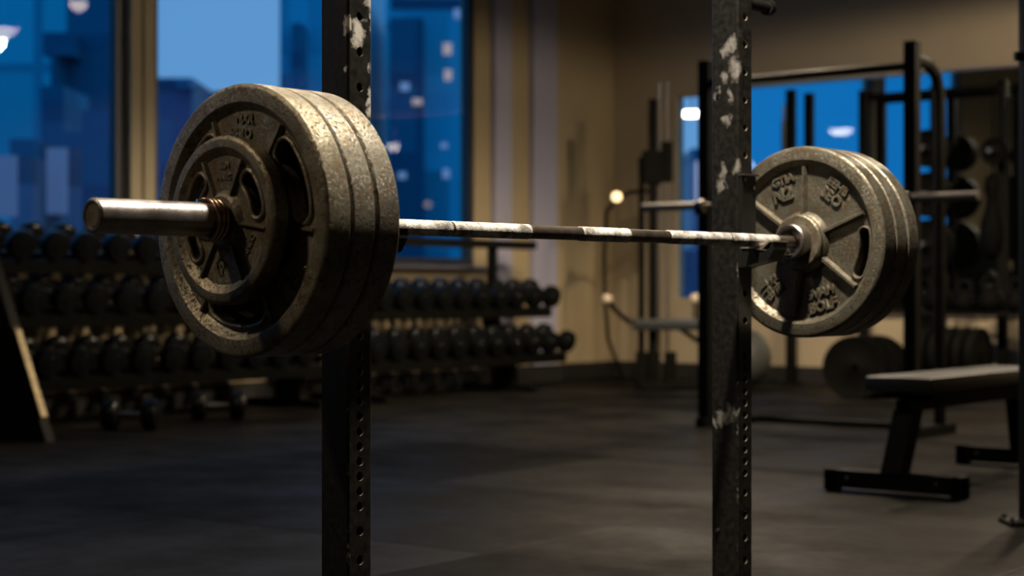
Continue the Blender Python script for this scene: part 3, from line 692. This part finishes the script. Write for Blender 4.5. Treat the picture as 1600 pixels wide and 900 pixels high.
for ti, (z, xc) in list(enumerate(TI))[1:]:
    for k in range(12):
        y = 12.0-k*.245
        put_dumbbell((WX+xc, y, z), (0, math.radians(14), random.uniform(-.05, .05)), '%s black dumbbell from the right on the %s tier of the right dumbbell rack' % (ORD[k], tname[ti]), 'dumbbells on the right rack')
p = on_floor(205, 672); put_dumbbell((p.x, p.y, .096), (.3, 0, .55), 'black dumbbell lying on the floor nearest the slanted end of the left rack', 'dumbbells left on the floor')
p = on_floor(340, 656); put_dumbbell((p.x, p.y, .096), (.3, 0, .85), 'black dumbbell lying on the floor in front of the left rack, the right-hand one', 'dumbbells left on the floor')

# ================================================================== BACKGROUND HALF RACK WITH BAR
hl, hr = W(303/FPX*10.6, 10.6), W(625/FPX*9.76, 9.76)
hd_ = (hr-hl); ang = math.atan2(hd_.y, hd_.x); HL = hd_.length
HR = thing('half_rack', 'black half rack with curved side tube standing behind the far weight plates', 'rack', hl, ang)
for x, tp in ((0, 2.28), (HL, 2.28)):
    bm = bmesh.new(); box(bm, (x, 0, tp/2), (.075, .075, tp), bevel=.006); link('upright', bm, M['black_far'], HR)
    bm = bmesh.new(); tube(bm, [(x, .03, 2.18), (x, .22, 2.17), (x, .33, 2.12), (x, .38, 2.02), (x, .385, 1.8), (x, .385, 0)], .035, 14); link('rear_tube', bm, M['black_far'], HR, 50)
    bm = bmesh.new(); box(bm, (x, .24, .03), (.07, .62, .06), bevel=.006); link('foot', bm, M['black_far'], HR)
    bm = bmesh.new(); box(bm, (x, -.06, 1.335), (.05, .07, .03)); box(bm, (x, -.09, 1.37), (.05, .012, .06)); link('bar_hook', bm, M['black_far'], HR)
bm = bmesh.new(); tube(bm, [(0, 0, 2.14), (HL, 0, 2.14)], .025, 14); link('top_bar', bm, M['black_far'], HR, 50)
bm = bmesh.new(); tube(bm, [(0, .50, .03), (HL, .50, .03)], .025, 14); link('lower_crossbar', bm, M['black_far'], HR, 50)
c = hl+hd_*.5; c.z = 1.3775; off = Vector((math.sin(ang), -math.cos(ang), 0))*.06
B2 = thing('barbell', 'bare steel barbell without plates on the half rack behind', 'barbell', c+off, ang)
bm = bmesh.new(); tube(bm, [(-.66, 0, 0), (.66, 0, 0)], .014, 14); link('shaft', bm, M['steel_dark'], B2, 50)
for s in (-1, 1):
    bm = bmesh.new(); tube(bm, [(s*.66, 0, 0), (s*.69, 0, 0)], .038, 16); tube(bm, [(s*.69, 0, 0), (s*1.11, 0, 0)], .025, 16); link('sleeve', bm, M['grip'], B2, 50)

# ================================================================== FLAT BENCH
BN = thing('flat_bench', 'black padded flat bench on a steel frame at the right', 'bench', (-3.07, 6.59, 0))
bm = bmesh.new(); box(bm, (0, .72, .455), (.30, 1.36, .065), bevel=.018); link('seat_pad', bm, M['pad'], BN, 40)
bm = bmesh.new(); box(bm, (0, .74, .405), (.22, 1.20, .03)); link('pad_board', bm, M['black_far'], BN)
bm = bmesh.new(); box(bm, (0, .74, .365), (.06, 1.3, .05), bevel=.004); link('spine_tube', bm, M['black_far'], BN)
bm = bmesh.new(); prism(bm, [(-.03, .09), (.07, .09), (.20, .345), (.10, .345)], -.045, .045, 'x'); link('leg', bm, M['black_far'], BN)
bm = bmesh.new(); prism(bm, [(1.36, .09), (1.46, .09), (1.40, .345), (1.30, .345)], -.03, .03, 'x'); link('leg', bm, M['black_far'], BN)
for yy in (.02, 1.41):
    bm = bmesh.new(); box(bm, (0, yy, .052), (.54, .075, .076), bevel=.006); f = link('cross_foot', bm, M['black_far'], BN)
    for s in (-1, 1):
        bm = bmesh.new(); box(bm, (s*.285, yy, .047), (.05, .09, .094), bevel=.012); link('foot_cap', bm, M['black_rub'], f, 40)
        bm = bmesh.new(); tube(bm, [(s*.20, yy-.038, .06), (s*.20, yy-.046, .06)], .009, 6); link('bolt', bm, M['chrome'], f)

# ================================================================== RIGHT EDGE STAND
p = W(799/FPX*6.2+.03, 6.2)
ST_ = thing('storage_stand', 'tall black upright with a base plate at the right edge', 'rack', p, YAW)
bm = bmesh.new(); box(bm, (.0, 0, 1.2), (.075, .075, 2.38), bevel=.005); link('upright', bm, M['black_far'], ST_)
bm = bmesh.new(); box(bm, (.02, 0, .008), (.24, .16, .016), bevel=.004); link('base_plate', bm, M['black_far'], ST_)
bm = bmesh.new(); tube(bm, [(-.06, 0, EYE+(454-88)/FPX*6.2), (.3, 0, EYE+(454-88)/FPX*6.2)], .018, 12); link('weight_peg', bm, M['black_far'], ST_)
bm = bmesh.new(); tube(bm, [(-.085, -.05, .016), (-.085, -.05, .030)], .010, 6); tube(bm, [(-.085, .05, .016), (-.085, .05, .030)], .010, 6); link('anchor_bolt', bm, M['chrome'], ST_)

# ================================================================== CORNER CABLE MACHINE
cp = at(1020, 454, 15.0); CMX, CMY = cp.x, cp.y
CM = thing('cable_machine', 'tall cable machine with a low seat in the corner by the beige wall', 'cable machine', (CMX, CMY, 0), YAW)
def lx(px): return (px-1020)/FPX*15.0
def lz(py): return EYE+(454-py)/FPX*15.0
bm = bmesh.new(); box(bm, (0, 0, lz(155)/2), (.075, .09, lz(155)), bevel=.008); link('column', bm, M['black_far'], CM)
bm = bmesh.new(); tube(bm, [(lx(1003), .05, 0), (lx(1003), .05, lz(245))], .028, 12); link('side_column', bm, M['black_far'], CM, 50)
for px in (1043, 1031):
    bm = bmesh.new(); tube(bm, [(lx(px), .06, .05), (lx(px), .06, lz(128))], .012, 10); link('guide_rod', bm, M['grip'], CM, 50)
bm = bmesh.new(); box(bm, (lx(1043), .06, lz(252)), (.10, .09, .36), bevel=.012); link('pulley_carriage', bm, M['black_far'], CM)
bm = bmesh.new(); box(bm, (lx(1018), -.03, lz(262)), (.17, .07, .30), bevel=.02); link('cable_housing', bm, M['black_far'], CM)
bm = bmesh.new()
for px in (1003, 1022, 1048): box(bm, (lx(px), .04, .16), (.10, .12, .30), bevel=.01)
link('weight_stack', bm, M['black_far'], CM)
bm = bmesh.new(); tube(bm, [(lx(985), 0, lz(505)), (lx(962), 0, lz(485)), (lx(948), 0, lz(467))], .022, 10); link('handle_arm', bm, M['black_far'], CM, 50)
bm = bmesh.new(); tube(bm, [(lx(948), 0, lz(330)), (lx(944), 0, lz(400)), (lx(945), 0, lz(467)), (lx(950), 0, lz(530)), (lx(975), 0, .05)], .016, 10); link('cable_loop', bm, M['black_rub'], CM, 50)
bm = bmesh.new(); tube(bm, [(lx(948), 0, lz(330)), (lx(963), 0, lz(312)), (lx(985), 0, lz(300)), (lx(1020), 0, lz(298))], .018, 10); link('upper_arm', bm, M['black_far'], CM, 50)
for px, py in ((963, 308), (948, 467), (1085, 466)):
    bm = bmesh.new(); bmesh.ops.create_uvsphere(bm, u_segments=20, v_segments=14, radius=.045); bmesh.ops.translate(bm, verts=bm.verts, vec=(lx(px), -.05, lz(py))); link('knob' if px != 963 else 'knob_highlight_glow', bm, M['knob'] if px != 963 else M['bulb'], CM, 60)  # spheres carry painted highlights: one glowing, two cream
bm = bmesh.new(); box(bm, (lx(1042), -.05, lz(507)), (.62, .30, .10), bevel=.03); link('seat_pad', bm, M['pad'], CM, 40)
bm = bmesh.new(); tube(bm, [(lx(1085), -.05, lz(472)), (lx(1085), -.05, lz(500))], .015, 8); tube(bm, [(lx(1060), -.05, lz(512)), (lx(1098), -.05, lz(538))], .022, 8); tube(bm, [(lx(1098), -.05, lz(538)), (lx(1098), -.05, 0.03)], .022, 8); link('seat_support', bm, M['black_far'], CM, 50)
bm = bmesh.new(); box(bm, (lx(1050), -.35, .03), (.62, .09, .06), bevel=.01); box(bm, (lx(1020), -.12, .03), (.09, .48, .06), bevel=.01); link('base_foot', bm, M['black_far'], CM)

# ================================================================== WALL RIG IN FRONT OF THE MIRROR
def mx_(px, y=MY-.19):      # room x of a picture column on the plane y
    k = (px-800)/FPX; Z = y/(SY*k+CY); return CY*k*Z-SY*Z, Z
RG = thing('pull_up_rig', 'black pull-up rig of tall uprights standing close to the mirror', 'rig', (mx_(1355)[0], MY-.19, 0))
ox = mx_(1355)[0]
XS = [mx_(q)[0]-ox for q in (1236, 1350, 1462, 1567)]
for i, x in enumerate(XS):
    bm = bmesh.new(); tp = 2.66 if i == 0 else 2.60; box(bm, (x, 0, tp/2), (.075, .075, tp), bevel=.006); link('upright', bm, M['black_far'], RG)
    bm = bmesh.new(); box(bm, (x, .02, .01), (.16, .16, .02)); link('base_plate', bm, M['black_far'], RG)
bm = bmesh.new(); tube(bm, [(XS[1], 0, 2.54), (XS[3], 0, 2.54)], .028, 12); link('pull_up_bar', bm, M['black_far'], RG, 50)
PEGS = []
for h in (2.05, 1.66, 1.24):
    bm = bmesh.new(); tube(bm, [(XS[2], -.03, h), (XS[2], -.30, h)], .024, 12); link('plate_peg', bm, M['grip'], RG, 50); PEGS.append(h)
bm = bmesh.new(); tube(bm, [(XS[3], -.03, 2.0), (XS[3]-.02, -.26, 2.0)], .02, 12); link('plate_peg', bm, M['grip'], RG, 50)
def disc(R_, t_, n=40):
    bm = bmesh.new(); lathe(bm, [(-t_/2, .026), (-t_/2, .05), (-t_/2+.006, .06), (-t_/2+.006, R_-.03), (-t_/2, R_-.02), (-t_/2, R_-.005), (-t_/2+.005, R_), (t_/2-.005, R_), (t_/2, R_-.005), (t_/2, R_-.02), (t_/2-.006, R_-.03), (t_/2-.006, .06), (t_/2, .05), (t_/2, .026)], n, 'y'); return bm
gx = RG.location.x+XS[2]; gy = RG.location.y
for h, rr, lab in ((PEGS[0], .16, 'upper'), (PEGS[1], .19, 'middle'), (PEGS[2], .21, 'lower')):
    for k, w in enumerate(('behind', 'front')):
        o = link('bumper_plate', disc(rr, .055), M['black_rub'], None, 35); o.location = (gx, gy-.10-.062*k, h)
        tag(o, 'black rubber plate on the %s peg of the rig by the mirror, the %s one' % (lab, 'one nearer the mirror' if k == 0 else 'one nearer the room') if False else 'black rubber plate on the %s rig peg, %s' % (lab, 'nearer the mirror' if k == 0 else 'nearer the room'), 'weight plate', 'rubber plates on the rig pegs')
o = link('bumper_plate', disc(.115, .05), M['black_rub'], None, 35); o.location = (RG.location.x+XS[3]-.012, gy-.15, 2.0); tag(o, 'small black plate high on the rightmost rig upright', 'weight plate')
# hanging dark bag between the last two uprights
bx_, bz_ = mx_(1540, MY-.35)[0], 0
HB = thing('hanging_bag', 'dark bulb-shaped bag hanging from the rig in front of the mirror', 'training bag', (bx_, MY-.19, -.02))
bm = bmesh.new(); lathe(bm, [(1.12, 0), (1.13, .05), (1.20, .10), (1.32, .115), (1.44, .10), (1.56, .065), (1.64, .055), (1.72, .075), (1.80, .07), (1.84, .03), (1.85, 0)], 24, 'z', close=False); link('bag_body', bm, M['black_rub'], HB, 60)
bm = bmesh.new(); tube(bm, [(0, 0, 1.83), (0, 0, 2.52)], .010, 8); link('hanging_strap', bm, M['black_far'], HB)

# plates and low storage near the back wall
pf = on_floor(1336, 624)
for k, lab in enumerate(('large black rubber plate standing on the floor left of the bench, nearest the room', 'black rubber plate standing between two others on the floor left of the bench', 'black rubber plate standing on the floor left of the bench, nearest the mirror')):
    o = link('bumper_plate', disc(.25, .07), M['black_rub'], None, 35); o.location = (pf.x+.04*k, pf.y+.115*k, .25); o.rotation_euler = (0, 0, .35); tag(o, lab, 'weight plate')
cx_ = mx_(1491, 12.75)[0]
TR = thing('plate_rack', 'low black floor rack holding a row of rubber plates behind the bench', 'plate rack', (cx_, 12.75, 0), 0)
bm = bmesh.new(); box(bm, (0, -.16, .10), (.62, .04, .04)); box(bm, (0, .16, .10), (.62, .04, .04)); link('rail', bm, M['black_far'], TR)
for s in (-1, 1):
    bm = bmesh.new(); box(bm, (s*.30, 0, .05), (.05, .44, .10), bevel=.006); link('foot', bm, M['black_far'], TR)
RW = ['leftmost', 'second from the left', 'middle', 'second from the right', 'rightmost']
for k in range(5):
    bm = disc(.225, .07)
    for v in bm.verts: v.co = Vector((v.co.y, v.co.x, v.co.z))
    o = link('bumper_plate', bm, M['black_rub'], None, 35); o.location = (cx_-.20+.10*k, 12.75, .335); tag(o, 'black rubber plate, %s in the low floor rack behind the bench' % RW[k], 'weight plate', 'rubber plates in the low floor rack')
# grey exercise ball
p = on_floor(1168, 604)
bm = bmesh.new(); bmesh.ops.create_uvsphere(bm, u_segments=40, v_segments=24, radius=.26); o = link('exercise_ball', bm, M['ball'], None, 60); o.location = (p.x, p.y-.1, .26); tag(o, 'dull grey exercise ball on the floor under the mirror', 'ball')
# low shelf of kettlebells in front of the mirror, right
sx_ = mx_(1522, 13.3)[0]
KS = thing('kettlebell_shelf', 'low black shelf in front of the mirror carrying kettlebells', 'shelf', (sx_, 13.35, 0))
bm = bmesh.new(); box(bm, (0, 0, .66), (.95, .30, .03), bevel=.004); link('shelf_board', bm, M['black_far'], KS)
for s in (-1, 1):
    bm = bmesh.new(); box(bm, (s*.45, 0, .3225), (.04, .26, .645)); link('leg', bm, M['black_far'], KS)
KW = ['leftmost', 'second from the left', 'second from the right', 'rightmost']
for k, rr in enumerate((.125, .095, .11, .10)):
    K = thing('kettlebell', 'black kettlebell on the low shelf by the mirror, %s' % KW[k], 'kettlebell', (sx_-.33+.225*k, 13.35, .675), 0, 'kettlebells on the low shelf')
    bm = bmesh.new(); lathe(bm, [(0, 0), (0, rr*.6), (rr*.35, rr*.93), (rr*.9, rr), (rr*1.5, rr*.75), (rr*1.8, rr*.35), (rr*1.85, 0)], 24, 'z', close=False); link('bell', bm, M['black_rub'], K, 60)
    bm = bmesh.new(); tube(bm, [(-rr*.5, 0, rr*1.6), (-rr*.62, 0, rr*2.2), (-rr*.4, 0, rr*2.65), (rr*.4, 0, rr*2.65), (rr*.62, 0, rr*2.2), (rr*.5, 0, rr*1.6)], rr*.15, 10); link('handle', bm, M['black_far'], K, 60)
